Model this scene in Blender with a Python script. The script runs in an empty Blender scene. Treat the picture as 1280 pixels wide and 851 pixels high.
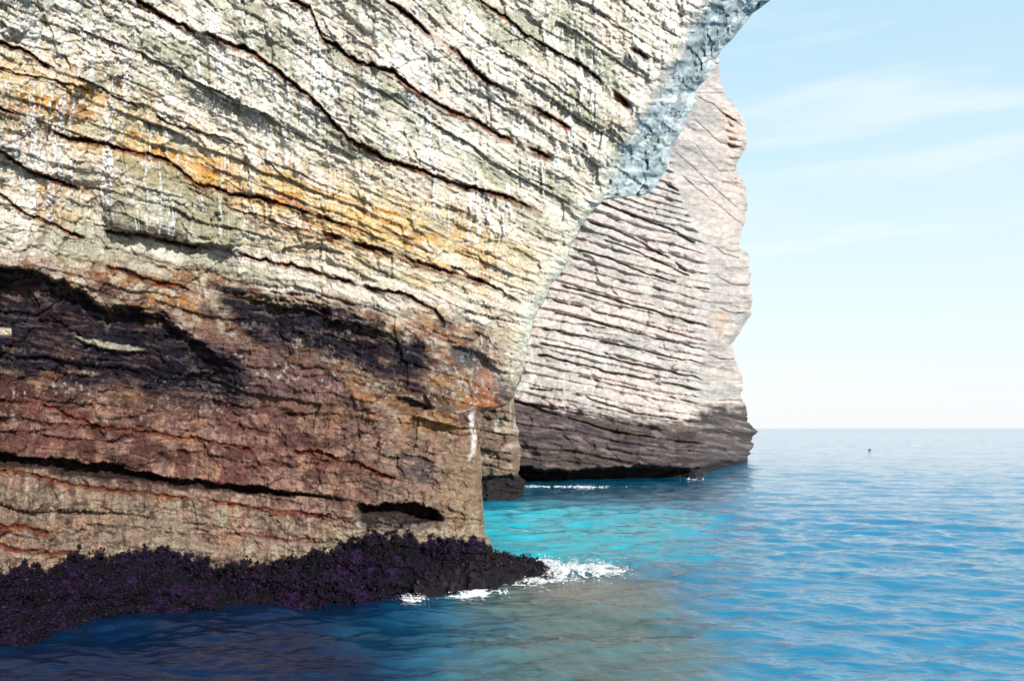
import bpy, math
import numpy as np
C = bpy.context.scene
COL = C.collection

# ------------------------------------------------------------------ camera, sky, sun, exposure
F = 995.0            # focal length in photograph pixels (1280 wide)
CX, HY = 640.0, 535.0
CAMH = 3.0
cam_d = bpy.data.cameras.new("camera"); cam = bpy.data.objects.new("camera", cam_d); COL.objects.link(cam)
cam.location = (0, 0, CAMH); cam.rotation_euler = (math.radians(90), 0, 0)
cam_d.sensor_width = 36.0; cam_d.lens = 36.0 * F / 1280.0
cam_d.shift_y = (HY - 425.5) / 1280.0
cam_d.clip_start = 0.1; cam_d.clip_end = 60000
C.camera = cam
C.render.resolution_x = 1024; C.render.resolution_y = 680

SUN_EL, SUN_AZ = 18.0, 150.0      # azimuth clockwise from +Y (the view direction)
w = bpy.data.worlds.new("World"); C.world = w; w.use_nodes = True
nt = w.node_tree; nt.nodes.clear()
N = nt.nodes.new; L = nt.links.new
out = N('ShaderNodeOutputWorld'); bg = N('ShaderNodeBackground'); L(bg.outputs[0], out.inputs[0])
sky = N('ShaderNodeTexSky'); sky.sky_type = 'NISHITA'; sky.sun_disc = False
sky.sun_elevation = math.radians(SUN_EL); sky.sun_rotation = math.radians(SUN_AZ)
sky.air_density = 1.0; sky.dust_density = 1.0; sky.ozone_density = 1.6; sky.altitude = 0
bg.inputs[1].default_value = 0.12
tc = N('ShaderNodeTexCoord'); sep = N('ShaderNodeSeparateXYZ'); L(tc.outputs['Generated'], sep.inputs[0])
# pale sea haze near the horizon and faint wisps of cirrus, all round
mr = N('ShaderNodeMapRange'); mr.interpolation_type = 'SMOOTHSTEP'
L(sep.outputs[2], mr.inputs[0]); mr.inputs[1].default_value = -0.02; mr.inputs[2].default_value = 0.50
mr.inputs[3].default_value = 0.95; mr.inputs[4].default_value = 0.62
hz = N('ShaderNodeMix'); hz.data_type = 'RGBA'; L(mr.outputs[0], hz.inputs[0]); L(sky.outputs[0], hz.inputs[6])
hc = N('ShaderNodeMix'); hc.data_type = 'RGBA'; hr = N('ShaderNodeMapRange'); L(sep.outputs[2], hr.inputs[0])
hr.inputs[1].default_value = 0.02; hr.inputs[2].default_value = 0.42; L(hr.outputs[0], hc.inputs[0])
hc.inputs[6].default_value = (4.95, 5.12, 5.25, 1); hc.inputs[7].default_value = (3.75, 5.4, 6.0, 1)
L(hc.outputs[2], hz.inputs[7])
mp = N('ShaderNodeMapping'); L(tc.outputs['Generated'], mp.inputs[0])
mp.inputs['Rotation'].default_value = (0, math.radians(22), 0.3); mp.inputs['Scale'].default_value = (1.6, 1.0, 9.0)
cn = N('ShaderNodeTexNoise'); L(mp.outputs[0], cn.inputs[0]); cn.inputs['Scale'].default_value = 1.7
cn.inputs['Detail'].default_value = 6; cn.inputs['Roughness'].default_value = 0.55; cn.inputs['Distortion'].default_value = 0.5
cr = N('ShaderNodeMapRange'); cr.interpolation_type = 'SMOOTHSTEP'; L(cn.outputs[0], cr.inputs[0])
cr.inputs[1].default_value = 0.50; cr.inputs[2].default_value = 0.72; cr.inputs[3].default_value = 0; cr.inputs[4].default_value = 0.5
cl = N('ShaderNodeMix'); cl.data_type = 'RGBA'; L(cr.outputs[0], cl.inputs[0]); L(hz.outputs[2], cl.inputs[6])
cl.inputs[7].default_value = (5.2, 5.4, 5.5, 1)
L(cl.outputs[2], bg.inputs[0])

sl = bpy.data.lights.new("sun", 'SUN'); sl.energy = 4.0; sl.angle = math.radians(0.5); sl.color = (1.0, 0.965, 0.92)
so = bpy.data.objects.new("sun", sl); COL.objects.link(so)
az, el = math.radians(SUN_AZ), math.radians(SUN_EL)
import mathutils
so.rotation_euler = mathutils.Vector((math.sin(az)*math.cos(el), math.cos(az)*math.cos(el), math.sin(el))).to_track_quat('Z', 'Y').to_euler()
C.view_settings.view_transform = 'Standard'; C.view_settings.look = 'None'
C.view_settings.exposure = 0.70; C.view_settings.gamma = 1.0
C.cycles.max_bounces = 6

# ------------------------------------------------------------------ helpers
def h2(i, j, s):
    i = i.astype(np.int64); j = j.astype(np.int64)
    n = (i * 374761393 + j * 668265263 + s * 974634777) & 0xffffffff
    n = ((n ^ (n >> 13)) * 1274126177) & 0xffffffff
    n = ((n ^ (n >> 16)) * 2246822519) & 0xffffffff
    return ((n ^ (n >> 15)) & 0xffffff) / float(0xffffff)
def vn(x, y, s=0):
    xi = np.floor(x); yi = np.floor(y); fx = x - xi; fy = y - yi
    fx = fx*fx*(3-2*fx); fy = fy*fy*(3-2*fy)
    a = h2(xi, yi, s); b = h2(xi+1, yi, s); c = h2(xi, yi+1, s); d = h2(xi+1, yi+1, s)
    return (a + (b-a)*fx)*(1-fy) + (c + (d-c)*fx)*fy
def fbm(x, y, s=0, o=4, g=0.5):
    r = 0; amp = 1; tot = 0
    for k in range(o):
        cc_, s_ = math.cos(.35+.65*k), math.sin(.35+.65*k)
        r = r + amp*vn((x*cc_-y*s_)*2**k + 17.3*k, (x*s_+y*cc_)*2**k - 9.1*k, s+k*7); tot += amp; amp *= g
    return r/tot                                   # 0..1
def facets(x, y, s):
    """fractured faces: nearest-point cells, each a plane with its own proudness and tilt (0..1)"""
    xi = np.floor(x); yi = np.floor(y); best = np.full(x.shape, 9.); out = np.zeros(x.shape); sec = np.full(x.shape, 9.)
    for dx in (-1, 0, 1):
        for dy in (-1, 0, 1):
            i = xi+dx; j = yi+dy
            px_ = i+.1+.8*h2(i, j, s); py_ = j+.1+.8*h2(i, j, s+1)
            d = np.abs(x-px_)*.9+np.abs(y-py_)*.75+.25*np.hypot(x-px_, y-py_)
            v = h2(i, j, s+2)+.9*(h2(i, j, s+3)-.5)*(x-px_)+.9*(h2(i, j, s+4)-.5)*(y-py_)
            m = d < best
            sec = np.where(m, best, np.minimum(sec, d)); out = np.where(m, v, out); best = np.where(m, d, best)
    return out, sec-best
def ss(x, a, b):
    t = np.clip((x-a)/(b-a), 0, 1); return t*t*(3-2*t)
def pl(x, pts):
    return np.interp(x, [p[0] for p in pts], [p[1] for p in pts])
def s2l(c):
    c = np.array(c, float)/255.0
    return np.where(c <= 0.04045, c/12.92, ((c+0.055)/1.055)**2.4)
def mix(c, col, m):
    return c*(1-m[..., None]) + np.asarray(col)*m[..., None]

def beds(T, a, th, wd, seed, bw=1.0, jw=1.0):
    """jointed rock: bed coordinate T, along-bed coordinate a -> (random proudness per block, crack mask)"""
    Tw = T + th*0.9*(vn(T/th*0.37, a*0, seed+1)-0.5) + th*0.28*(fbm(a/(wd*.8), T/(th*3), seed+2, 3)-0.5)
    i = np.floor(Tw/th); fr = Tw/th - i
    w_ = wd*(0.55+1.0*h2(i, i*0, seed+3))
    aw = (a + wd*3*h2(i, i*0, seed+4) + wd*0.35*(vn(a/wd*2.3, T/th*1.7, seed+5)-0.5))/w_
    j = np.floor(aw); fj = aw - j
    hgt = 0.55*h2(i, j, seed+6) + 0.45*h2(i, i*0+3, seed+9)
    db = np.minimum(fr, 1-fr)*th; dj = np.minimum(fj, 1-fj)*w_
    cb = 1-ss(db, 0.25*bw, bw+0.4); cj = (1-ss(dj, 0.2*jw, jw+0.3))*(h2(i, j, seed+8) > 0.45)
    cb = cb*ss(fbm(a/(wd*0.5), i*5.3, seed+11, 2), 0.33, 0.55)
    tx = h2(i, j, seed+14)-.5; ty = h2(i, j, seed+15)-.5
    hgt = hgt + 1.1*tx*(fj-.5) + .9*ty*(fr-.5)          # every block face is tilted its own way
    return hgt, np.maximum(cb, cj*0.8), fr

def band(a, b, pu, plw, soft=3.0, endsoft=14.0):
    """mask (0..1) and position across (0 top..1 bottom) of the strip between two polylines"""
    yu = pl(a, pu); yl = pl(a, plw)
    x0, x1 = pu[0][0], pu[-1][0]
    m = ss(b, yu-soft*0.5, yu+soft*0.5)*(1-ss(b, yl-soft, yl+soft))
    m = m*ss(a, x0-2, x0+endsoft)*(1-ss(a, x1-endsoft, x1+2))
    f = np.clip((b-yu)/np.maximum(yl-yu, 1), 0, 1)
    return m, f

def world(a, b, D):
    return np.stack([(a-CX)/F*D, D, CAMH-(b-HY)/F*D], -1)

def mesh_from(name, P, faces, col=None, mat=None, parent=None, smooth=False):
    me = bpy.data.meshes.new(name)
    P = np.ascontiguousarray(P, np.float32); faces = np.ascontiguousarray(faces, np.int32)
    k = faces.shape[1]; nf = len(faces)
    me.vertices.add(len(P)); me.vertices.foreach_set('co', P.ravel())
    me.loops.add(nf*k); me.loops.foreach_set('vertex_index', faces.ravel())
    me.polygons.add(nf); me.polygons.foreach_set('loop_start', np.arange(0, nf*k, k, dtype=np.int32))
    if smooth: me.polygons.foreach_set('use_smooth', np.ones(nf, bool))
    me.update(calc_edges=True)
    if col is not None:
        at = me.color_attributes.new('Col', 'FLOAT_COLOR', 'POINT')
        cc = np.concatenate([np.clip(col, 0.002, 0.95), np.ones((len(P), 1))], 1).astype(np.float32)
        at.data.foreach_set('color', cc.ravel())
    if mat: me.materials.append(mat)
    o = bpy.data.objects.new(name, me); COL.objects.link(o)
    if parent: o.parent = parent
    return o
def quads(nr, nc):
    i = np.arange(nr-1)[:, None]*nc + np.arange(nc-1)[None, :]
    return np.stack([i, i+nc, i+nc+1, i+1], -1).reshape(-1, 4)
def split_parts(P, faces, col, ids, spec, parent):
    """cut one continuous rock skin into its beds: each id becomes a mesh of its own"""
    for k, (name, mat, label) in enumerate(spec):
        f = faces[ids == k]
        if len(f) < 4: continue
        u, inv = np.unique(f.ravel(), return_inverse=True)
        o = mesh_from(name, P[u], inv.reshape(-1, 4), col[u], mat, parent)
        if label: o['label'] = label
def tag(o, label=None, cat=None, kind=None, group=None):
    if label: o['label'] = label
    if cat: o['category'] = cat
    if kind: o['kind'] = kind
    if group: o['group'] = group
    return o
def empty(name, loc, label, cat, group=None):
    o = bpy.data.objects.new(name, None); COL.objects.link(o); o.location = loc
    o.empty_display_size = 0.3
    return tag(o, label, cat, None, group)

def rock_mat(name, rough=0.9, scale=1.0, bump=0.03, spec=0.3, var=0.35):
    m = bpy.data.materials.new(name); m.use_nodes = True
    t = m.node_tree; n = t.nodes; p = n['Principled BSDF']
    a = n.new('ShaderNodeAttribute'); a.attribute_name = 'Col'
    g = n.new('ShaderNodeNewGeometry')
    mpn = n.new('ShaderNodeMapping'); mpn.inputs['Scale'].default_value = (1, 1, 2.2)
    t.links.new(g.outputs['Position'], mpn.inputs[0])
    n1 = n.new('ShaderNodeTexNoise'); n1.inputs['Scale'].default_value = 9*scale; n1.inputs['Detail'].default_value = 7
    n1.inputs['Roughness'].default_value = 0.68
    t.links.new(mpn.outputs[0], n1.inputs[0])
    r = n.new('ShaderNodeMapRange'); t.links.new(n1.outputs[0], r.inputs[0])
    r.inputs[1].default_value = 0.3; r.inputs[2].default_value = 0.7
    r.inputs[3].default_value = 1-var; r.inputs[4].default_value = 1+var*0.6
    mx = n.new('ShaderNodeVectorMath'); mx.operation = 'SCALE'
    t.links.new(a.outputs['Color'], mx.inputs[0]); t.links.new(r.outputs[0], mx.inputs['Scale'])
    t.links.new(mx.outputs[0], p.inputs['Base Color'])
    n3 = n.new('ShaderNodeTexNoise'); n3.inputs['Scale'].default_value = 42*scale; n3.inputs['Detail'].default_value = 4; n3.inputs['Roughness'].default_value = .7
    t.links.new(mpn.outputs[0], n3.inputs[0])
    r3 = n.new('ShaderNodeMapRange'); t.links.new(n3.outputs[0], r3.inputs[0]); r3.inputs[1].default_value = .34; r3.inputs[2].default_value = .62
    r3.inputs[3].default_value = .58; r3.inputs[4].default_value = 1.28
    m3 = n.new('ShaderNodeVectorMath'); m3.operation = 'SCALE'; t.links.new(mx.outputs[0], m3.inputs[0]); t.links.new(r3.outputs[0], m3.inputs['Scale'])
    t.links.new(m3.outputs[0], p.inputs['Base Color'])
    p.inputs['Roughness'].default_value = rough; p.inputs['Specular IOR Level'].default_value = spec
    n2 = n.new('ShaderNodeTexNoise'); n2.inputs['Scale'].default_value = 26*scale; n2.inputs['Detail'].default_value = 6
    n2.inputs['Roughness'].default_value = 0.7
    t.links.new(mpn.outputs[0], n2.inputs[0])
    bm = n.new('ShaderNodeBump'); bm.inputs['Strength'].default_value = 0.8; bm.inputs['Distance'].default_value = bump
    t.links.new(n2.outputs[0], bm.inputs['Height']); t.links.new(bm.outputs[0], p.inputs['Normal'])
    return m
M_rock = rock_mat('limestone', 0.95, 1.0, 0.035, 0.12)
M_far = rock_mat('far_limestone', 0.92, 0.28, 0.10, var=0.25)
M_wet = rock_mat('wet_weed', 0.75, 1.6, 0.03, 0.2, 0.6)

# ------------------------------------------------------------------ near cliff
GX = [-400, -200, 0, 200, 400, 600, 800, 1000, 1200]
GY = np.array([
 [-680, -560, -430, -300, -180, -60, 60, 180, 300],
 [-540, -420, -300, -190, -60, 93, 230, 345, 460],
 [-230, -150, -80, 18, 135, 237, 335, 420, 500],
 [20, 80, 138, 198, 271, 350, 430, 510, 590],
 [150, 200, 250, 300, 337, 415, 480, 540, 610],
 [410, 440, 464, 493, 520, 550, 580, 610, 640],
 [520, 540, 566, 593, 617, 640, 660, 680, 700],
 [650, 665, 681, 700, 715, 730, 745, 760, 780],
 [1000]*9], float)
GT = np.array([0, 130, 280, 430, 510, 640, 730, 830, 1100], float)
def tfield(a, b):
    sh = a.shape; a = a.ravel(); b = b.ravel()
    g = np.stack([np.interp(a, GX, r) for r in GY])          # 9 x n
    T = np.where(b < g[0], GT[0] + (b-g[0])*1.0, 0.0)
    for k in range(len(GT)-1):
        m = (b >= g[k]) & (b < g[k+1])
        T = np.where(m, GT[k] + (GT[k+1]-GT[k])*(b-g[k])/(g[k+1]-g[k]), T)
    T = np.where(b >= g[-1], GT[-1], T)
    return T.reshape(sh)

EDGE = [(-700, 1400), (-400, 1120), (-200, 985), (-60, 915), (0, 886), (21, 872), (46, 857), (76, 850), (83, 842), (102, 828), (130, 815), (155, 796),
        (187, 775), (219, 763), (247, 754), (265, 741), (282, 728), (308, 717), (335, 707), (354, 690), (373, 680), (403, 666),
        (430, 661), (455, 657), (475, 648), (496, 640), (507, 632), (514, 606), (530, 598), (600, 600), (640, 603), (665, 606),
        (676, 612), (700, 620), (900, 625)]
BACK = [(-700, 1700), (-400, 1420), (-200, 1200), (-90, 1085), (-30, 1010), (0, 965), (16, 943), (35, 925), (58, 907), (74, 895), (95, 886), (116, 869),
        (127, 871), (152, 857), (176, 844), (208, 834), (229, 823), (239, 815), (244, 806), (247, 780), (249, 757)]
SEAMS = [  # polyline, half width, depth (m), strength
 ([(166,0),(227,31),(270,49),(316,66),(345,87),(388,122),(400,135),(436,171),(479,197),(532,217),(571,230),(630,245),(683,272)], 3.6, .20, 1.0),
 ([(359,0),(388,10),(403,50),(449,76),(492,92),(532,122),(571,141),(611,161),(650,181),(692,198)], 3.8, .20, 1.0),
 ([(479,0),(505,16),(538,43),(571,66),(611,102),(650,122),(686,145),(718,162)], 4.0, .20, 1.0),
 ([(540,-30),(597,0),(630,23),(657,44),(696,66),(723,79),(757,106)], 2.6, .16, .9),
 ([(660,-25),(706,0),(749,20),(797,48)], 1.5, .1, .55),
 ([(765,114),(778,122),(793,136)], 4.5, .2, 1.0),
 ([(786,62),(800,66),(815,78)], 4, .15, .8),
 ([(722,176),(730,182),(738,190)], 5, .15, .8),
 ([(-60,28),(0,53),(33,66),(66,86),(95,94)], 3.2, .2, .9),
 ([(95,94),(141,122),(184,141),(230,161),(280,171),(329,197),(362,227)], 1.6, .12, .6),
 ([(-60,75),(0,86),(49,97),(125,115)], 1.5, .1, .7),
 ([(-80,112),(0,138),(33,151),(82,168),(132,181),(184,191),(214,204),(247,227),(290,244),(346,253),(405,273),(440,286)], 2.8, .15, .9),
 ([(400,291),(444,303),(478,312),(516,327),(555,339),(612,353)], 4.2, .16, 1.0),
 ([(-60,165),(0,188),(33,211),(82,230),(124,246),(134,278)], 2.8, .16, 1.0),
 ([(-60,225),(0,243),(33,266),(66,280),(110,300)], 2.4, .12, .9),
 ([(128,288),(181,295),(230,304),(296,316),(360,332),(426,350),(452,359),(485,363),(514,372),(545,389),(562,412)], 2.6, .2, .85),
 ([(118,330),(164,339),(197,352),(243,366)], 3.2, .1, .9),
 ([(230,230),(290,262),(360,283),(420,296)], 1.5, .1, .5),
 ([(470,285),(500,296),(522,302)], 2.2, .15, .9),
 ([(-60,495),(0,500),(49,503),(90,520),(132,535),(184,540),(230,548),(322,561)], 2.6, .08, .8),
 ([(365,564),(400,566),(430,575),(466,588),(499,600)], 3.0, .12, .9),
 ([(-60,578),(0,585),(99,606),(214,619),(312,633),(420,645)], 2.4, .06, .8),
 ([(-60,650),(0,657),(39,661),(70,665)], 4, .06, .9),
 ([(-60,675),(0,683),(99,692)], 3, .06, .9),
 ([(263,665),(340,670),(420,678)], 1.6, .06, .6),
 ([(330,640),(400,643),(445,650)], 1.6, .06, .6),
 ([(263,500),(329,512),(398,518)], 2.0, .1, .4),
 ([(560,330),(600,352),(640,372),(655,382)], 1.6, .12, .6),
 ([(80,30),(160,60),(240,100),(300,130),(350,150)], 1.1, .07, .4),
 ([(520,140),(600,190),(660,222),(700,240)], 1.1, .07, .4),
 ([(620,60),(680,98),(740,140),(770,165)], 1.3, .09, .5),
]
R1U = [(-400,300),(0,334),(60,350),(125,378),(197,402),(263,438),(330,478)]
R1L = [(-400,430),(0,464),(49,470),(99,477),(181,490),(247,503),(330,512)]
R2U = [(250,350),(330,378),(420,392),(480,412),(556,440)]
R2L = [(250,372),(296,410),(329,431),(380,445),(420,457),(452,464),(503,480),(556,492)]
QU = [(-400,530),(0,564),(99,577),(164,586),(230,598),(312,608),(380,616),(450,623)]
QL = [(-400,552),(0,582),(99,593),(164,600),(230,609),(312,617),(380,622),(450,626)]
CVU = [(443,634),(452,628),(480,627),(505,627),(525,633),(545,639),(556,648)]
CVL = [(443,645),(452,652),(480,655),(505,655),(525,653),(545,652),(556,652)]
DWL = [(-700,8.2),(-400,9.2),(0,11.5),(240,13.3),(475,13.8),(600,15.4),(700,16.3),(1000,18.0),(1500,20.0)]
SKT = [(-400,735),(0,716),(40,706),(75,704),(100,692),(150,691),(200,688),(260,697),(300,704),(340,702),(400,690),(440,672),(470,664),(520,668),(560,669),(600,668),(640,680)]

def n_e(a, b): return fbm(a/24, b/16, 145, 3)
def near_skin(a, b, edge):
    """depth (m) and albedo of the near cliff at surface coordinates a (along), b (down)"""
    T0 = tfield(a, b)
    wob = (fbm(a/60, b/60, 3, 4)-0.5)
    T = T0 + 14*wob
    Dw = pl(a, DWL)
    off = pl(T0, [(-400,-3.3),(0,-2.7),(130,-2.3),(280,-1.8),(430,-1.2),(500,-0.9),(560,-0.65),(640,0.2),(700,0.3),(830,0.35),(1000,0.3)])
    D = Dw + off
    # large bulges and buttresses
    D += 0.55*(fbm(a/190, b/150, 11, 3)-0.5)*ss(T0, 760, 600) + 0.25*(fbm(a/80, b/70, 12, 3)-0.5)
    rec = np.zeros_like(a)
    def recess(u, l, depth, taper=0.7, soft=3, es=14, jag=6):
        nonlocal D, rec
        bj = b + jag*(fbm(a/26, T/9, int(u[0][1])*3+5, 5, .62)-0.5)*2.4
        m, f = band(a, bj, u, l, soft, es)
        D = D + depth*m*(1-taper*f); rec = np.maximum(rec, m)
        return m, f
    sk_top = pl(a, SKT) + 9*(fbm(a/9, b*0, 41, 3)-0.5)*2
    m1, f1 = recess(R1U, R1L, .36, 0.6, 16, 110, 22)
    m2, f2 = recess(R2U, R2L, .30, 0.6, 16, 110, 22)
    mq, fq = recess(QU, QL, 0.55, 0.5, 2, 90, 6)
    mc, fc = recess(CVU, CVL, 1.0, 0.45, 3, 14, 10)
    ms_, _ = recess([(494,496),(512,498),(530,504),(541,510)], [(494,499),(512,508),(530,512),(541,513)], .3, .5, 2, 6, 2)
    mp_, fp = recess([(480,566),(500,566),(530,572),(552,590)], [(480,570),(500,592),(530,605),(552,608)], .22, .6, 7, 26, 9)
    mk, fk = recess([(556,428),(575,434),(600,447),(620,458),(640,470)], [(556,434),(575,452),(600,480),(620,502),(640,506)], .2, .4, 7, 12, 9)
    # hanging block
    BU = [(126,238),(135,205),(160,188),(200,198),(240,222),(275,240),(304,268)]
    BL = [(126,262),(135,280),(160,290),(200,297),(240,303),(275,307),(304,306)]
    mb, fb = band(a+9*(fbm(a/12, b/10, 26, 4)-.5)*2, b+7*(fbm(a/14, b/12, 27, 4)-.5)*2, BU, BL, 3, 16)
    D -= 0.36*mb*(0.25+0.75*fb)
    lh = lambda *r: sum(r)
    # lips over the recesses
    for u in (R1U, R2U, QU):
        yu = pl(a, u); g = (b-yu)
        D -= 0.04*np.exp(-np.clip(-g, 0, 99)/14)*(g < 3)*ss(a, u[0][0], u[0][0]+30)*(1-ss(a, u[-1][0]-30, u[-1][0]))
    # jointed beds at four scales
    calm = 1-0.6*rec
    g1, c1, f_1 = beds(T, a, 40, 105, 100, 1.3, 1.1)
    g2, c2, f_2 = beds(T, a, 16, 38, 200, .9, 0.8)
    g3, c3, f_3 = beds(T, a, 6.5, 17, 300, 0.7, 0.6)
    g4, c4, f_4 = beds(T, a, 3.3, 8, 400, 0.5, 0.5)
    sm = ss(T0, 640, 690)*0.25                  # the lower wall is smoother
    rough_zone = fbm(a/70, b/45, 77, 3)
    am = (1-sm)
    up = 1-ss(T0, 560, 640)
    drape = fbm(a/10, b/38, 24, 4, .55)
    D -= ((0.13+.10*(1-up))*(g1-.5) + (0.10-.05*up)*(g2-.5) + (0.045-.02*up)*(g3-.5)*(0.4+rough_zone) + (0.022-.01*up)*(g4-.5)) + .09*up*(drape-.5)
    D -= (0.03*(f_1-.5) + 0.025*(f_2-.5) + 0.008*(f_3-.5))*am     # each bed leans out towards its lower edge
    crk = np.clip(c1*0.8 + c2*0.55 + c3*0.35 + c4*0.2, 0, 1)*am*(1-.35*up)*(.4+1.1*ss(fbm(a/45, T/22, 25, 3), .4, .6))
    D += 0.03*c1*am + 0.015*c2*am + 0.012*c3*am + 0.006*c4
    rg = 1-np.abs(2*fbm(a/15, T/10, 23, 5, .62)-1)*2
    D -= (0.09-.035*up)*(fbm(a/13, T/10, 21, 5, .6)-.5) + (0.05-.015*up)*(fbm(a/4.5, T/3.2, 22, 3, .7)-.5) + (.035-.02*up)*rg
    for vx, y0, y1 in ((178,49,80),(650,200,244),(690,116,139),(332,545,570),(227,616,640),(155,648,684),(176,564,584),(300,112,140),(548,96,118),(612,120,160),(247,505,530),(448,520,560),(520,520,566),(80,505,530),(60,150,180),(400,300,330),(490,320,350)):
        xm = vx + (b-.5*(y0+y1))*(.12*np.sin(vx)) + 4*(fbm(b/6, b*0, vx, 3)-.5)
        vm = (1-ss(np.abs(a-xm), .5, 2.0))*ss(b, y0-2, y0+5)*(1-ss(b, y1-5, y1+2))
        crk = np.maximum(crk, vm); D += .06*vm
    rr = np.sqrt((a-183)**2+((b-685)*1.1)**2); crk = np.maximum(crk, (1-ss(np.abs(rr-12), .6, 2.2))*.9); D -= .07*(rr < 12)
    wx = a + 9*(fbm(a/14, b/14, 140, 3)-.5)*2; wy = T + 5*(fbm(a/12, b/12, 141, 3)-.5)*2
    q1, e1_ = facets(wx/34, wy/17, 150); q2, e2_ = facets(wx/12+7, wy/7, 160); q3, _e = facets(a/60, b/30+.3*a/60, 170)
    D -= (.13-.05*up)*(q1-.5)+(.06-.02*up)*(q2-.5)+(.12-.06*up)*(q3-.5)
    crk = np.maximum(crk*.75, (1-ss(e1_, .0, .07))*.55*ss(n_e(a, b), .42, .56))
    # open bedding seams with shale
    sd = np.zeros_like(a); sred = np.zeros_like(a)
    for k, (pts, hw, dep, stg) in enumerate(SEAMS):
        yl = pl(a, pts) + 5*(fbm(a/28, a*0, 500+k, 4)-.5)*2
        x0, x1 = pts[0][0], pts[-1][0]
        e = ss(a, x0-1, x0+9)*(1-ss(a, x1-12, x1+1))
        yl = yl + 2.4*(fbm(a/6, a*0, 540+k, 3)-.5)*2
        wv = hw*(0.12+1.3*fbm(a/11, a*0+3, 600+k, 4)**1.3)
        gap = ss(fbm(a/34, a*0+9, 700+k, 2), 0.22, 0.42)
        q = (b-yl)/wv
        m = (1-ss(np.abs(q), 0.55, 1.15))*e*gap
        D += dep*.5*m
        D -= dep*(1.3 if k >= 19 else .35)*np.exp(-np.clip(-(q+1), 0, 50)/3.0)*(q < -0.9)*e*gap     # bed above juts out
        fl = (1-ss(np.abs((b-yl)/hw-.3+1.4*(fbm(a/9, b/2.5, 800+k, 3)-.5)), 0.7, 1.9))*e*(.35+.65*gap)
        sd = np.maximum(sd, m*stg); sred = np.maximum(sred, fl*stg)
    # ---------------- colour
    n1 = fbm(a/50, T/16, 31, 5, .55); n2 = fbm(a/14, T/5, 32, 4, .6); n3 = fbm(a/5, b/4, 33, 3)
    bedtone = 0.5*g1 + 0.5*g2
    c = np.ones(a.shape+(3,))*s2l((228, 219, 202))
    c = mix(c, s2l((232, 214, 203)), ss(bedtone, .55, .8)*0.8)                       # pinkish beds
    c = mix(c, s2l((172, 172, 146)), ss(fbm(a/90, T/20, 35, 3), .50, .64)*0.75)      # sage grey beds
    c = mix(c, s2l((243, 238, 222)), ss(fbm(a/40, T/14, 36, 4), .56, .72)*0.8)
    c = mix(c, s2l((150, 152, 140)), ss(fbm(a/26, T/6, 40, 4), .60, .76)*0.55)
    # ochre zones
    och = np.exp(-((a-60)/150)**2-((b-120-0.3*(a-60))/48)**2) + 1.1*np.exp(-((a-470)/170)**2-((b-285-0.28*(a-470))/50)**2) \
        + .9*np.exp(-((a-270)/120)**2-((b-222-0.3*(a-270))/26)**2) + .5*np.exp(-((a-60)/70)**2-((b-250)/35)**2)
    och = np.clip(och, 0, 1.15)
    c = mix(c, s2l((222, 196, 144)), np.clip(och*(0.35+0.75*ss(n1, .35, .6)), 0, 1))
    c = mix(c, s2l((214, 158, 66)), np.clip(och*ss(fbm(a/22, T/7, 37, 4), .54, .68), 0, 1)*0.85)
    c = mix(c, s2l((176, 104, 52)), np.clip(och*ss(fbm(a/30, T/4, 38, 4), .60, .72), 0, 1)*0.8)
    # brown weathered belt above the dark overhangs
    br = ss(b + 26*(n1-.5)*2, pl(a, [(-400,270),(0,305),(150,315),(300,330),(450,372),(600,385),(700,360)]), pl(a, [(-400,310),(0,340),(150,352),(300,362),(450,400),(600,425),(700,430)]))
    br *= 1-ss(b, 440, 520)*0
    c = mix(c, s2l((138, 96, 66)), br*(0.55+0.4*ss(n2, .3, .6)))
    c = mix(c, s2l((176, 128, 78)), br*ss(fbm(a/30, T/9, 51, 4), .52, .66)*.8)
    c = mix(c, s2l((200, 186, 160)), br*ss(fbm(a/12, b/9, 52, 4), .56, .68)*(1-ss(b, 420, 480))*.8)
    c = mix(c, s2l((84, 62, 60)), br*ss(fbm(a/20, T/10, 53, 4), .52, .66)*.7)
    # red brown lower wall
    low = ss(T0 + 16*(n1-.5)*2, 628, 655)
    tone = mix(mix(np.ones(a.shape+(3,))*s2l((116, 76, 70)), s2l((158, 124, 110)), ss(bedtone, .4, .6)), s2l((78, 50, 46)), ss(fbm(a/40, T/14, 54, 5, .6), .47, .62)*.85)
    tone = mix(tone, s2l((150, 132, 114)), ss(T0 + 60*(fbm(a/60, b/40, 55, 3)-.5), 725, 770)*.85)       # paler low down
    tone = mix(tone, s2l((156, 138, 118)), ss(a + 40*(n1-.5), 380, 520)*.6)
    tone = mix(tone, s2l((176, 140, 116)), ss(fbm(a/30, b/22, 59, 5, .6), .54, .66)*.55)
    tone = mix(tone, s2l((88, 62, 70)), ss(fbm(a/5, b/32, 56, 5, .62), .54, .66)*.4); tone = mix(tone, s2l((76, 56, 50)), ss(fbm(a/9, T/7, 58, 5, .65), .55, .66)*.7)                           # vertical stains
    tone = mix(tone, s2l((176, 168, 146)), ss(fbm(a/6, b/40, 57, 3), .62, .74)*.5*ss(T0, 700, 760))
    c = c*(1-low[..., None]) + tone*low[..., None]
    # mauve speckled flank between the two recesses and below
    mv = np.exp(-((a-330)/120)**2-((b-465-.25*(a-330))/42)**2)
    c = mix(c, s2l((112, 84, 86)), np.clip(mv*1.1, 0, .85)*(1-rec))
    # black algae and soot staining, with overhang shade painted into the same colour
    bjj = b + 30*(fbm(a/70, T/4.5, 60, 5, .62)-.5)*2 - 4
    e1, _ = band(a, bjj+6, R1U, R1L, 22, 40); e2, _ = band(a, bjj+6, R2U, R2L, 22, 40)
    st = np.clip(np.maximum(m1, e1) + np.maximum(m2, e2)*.95, 0, 1)
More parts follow.
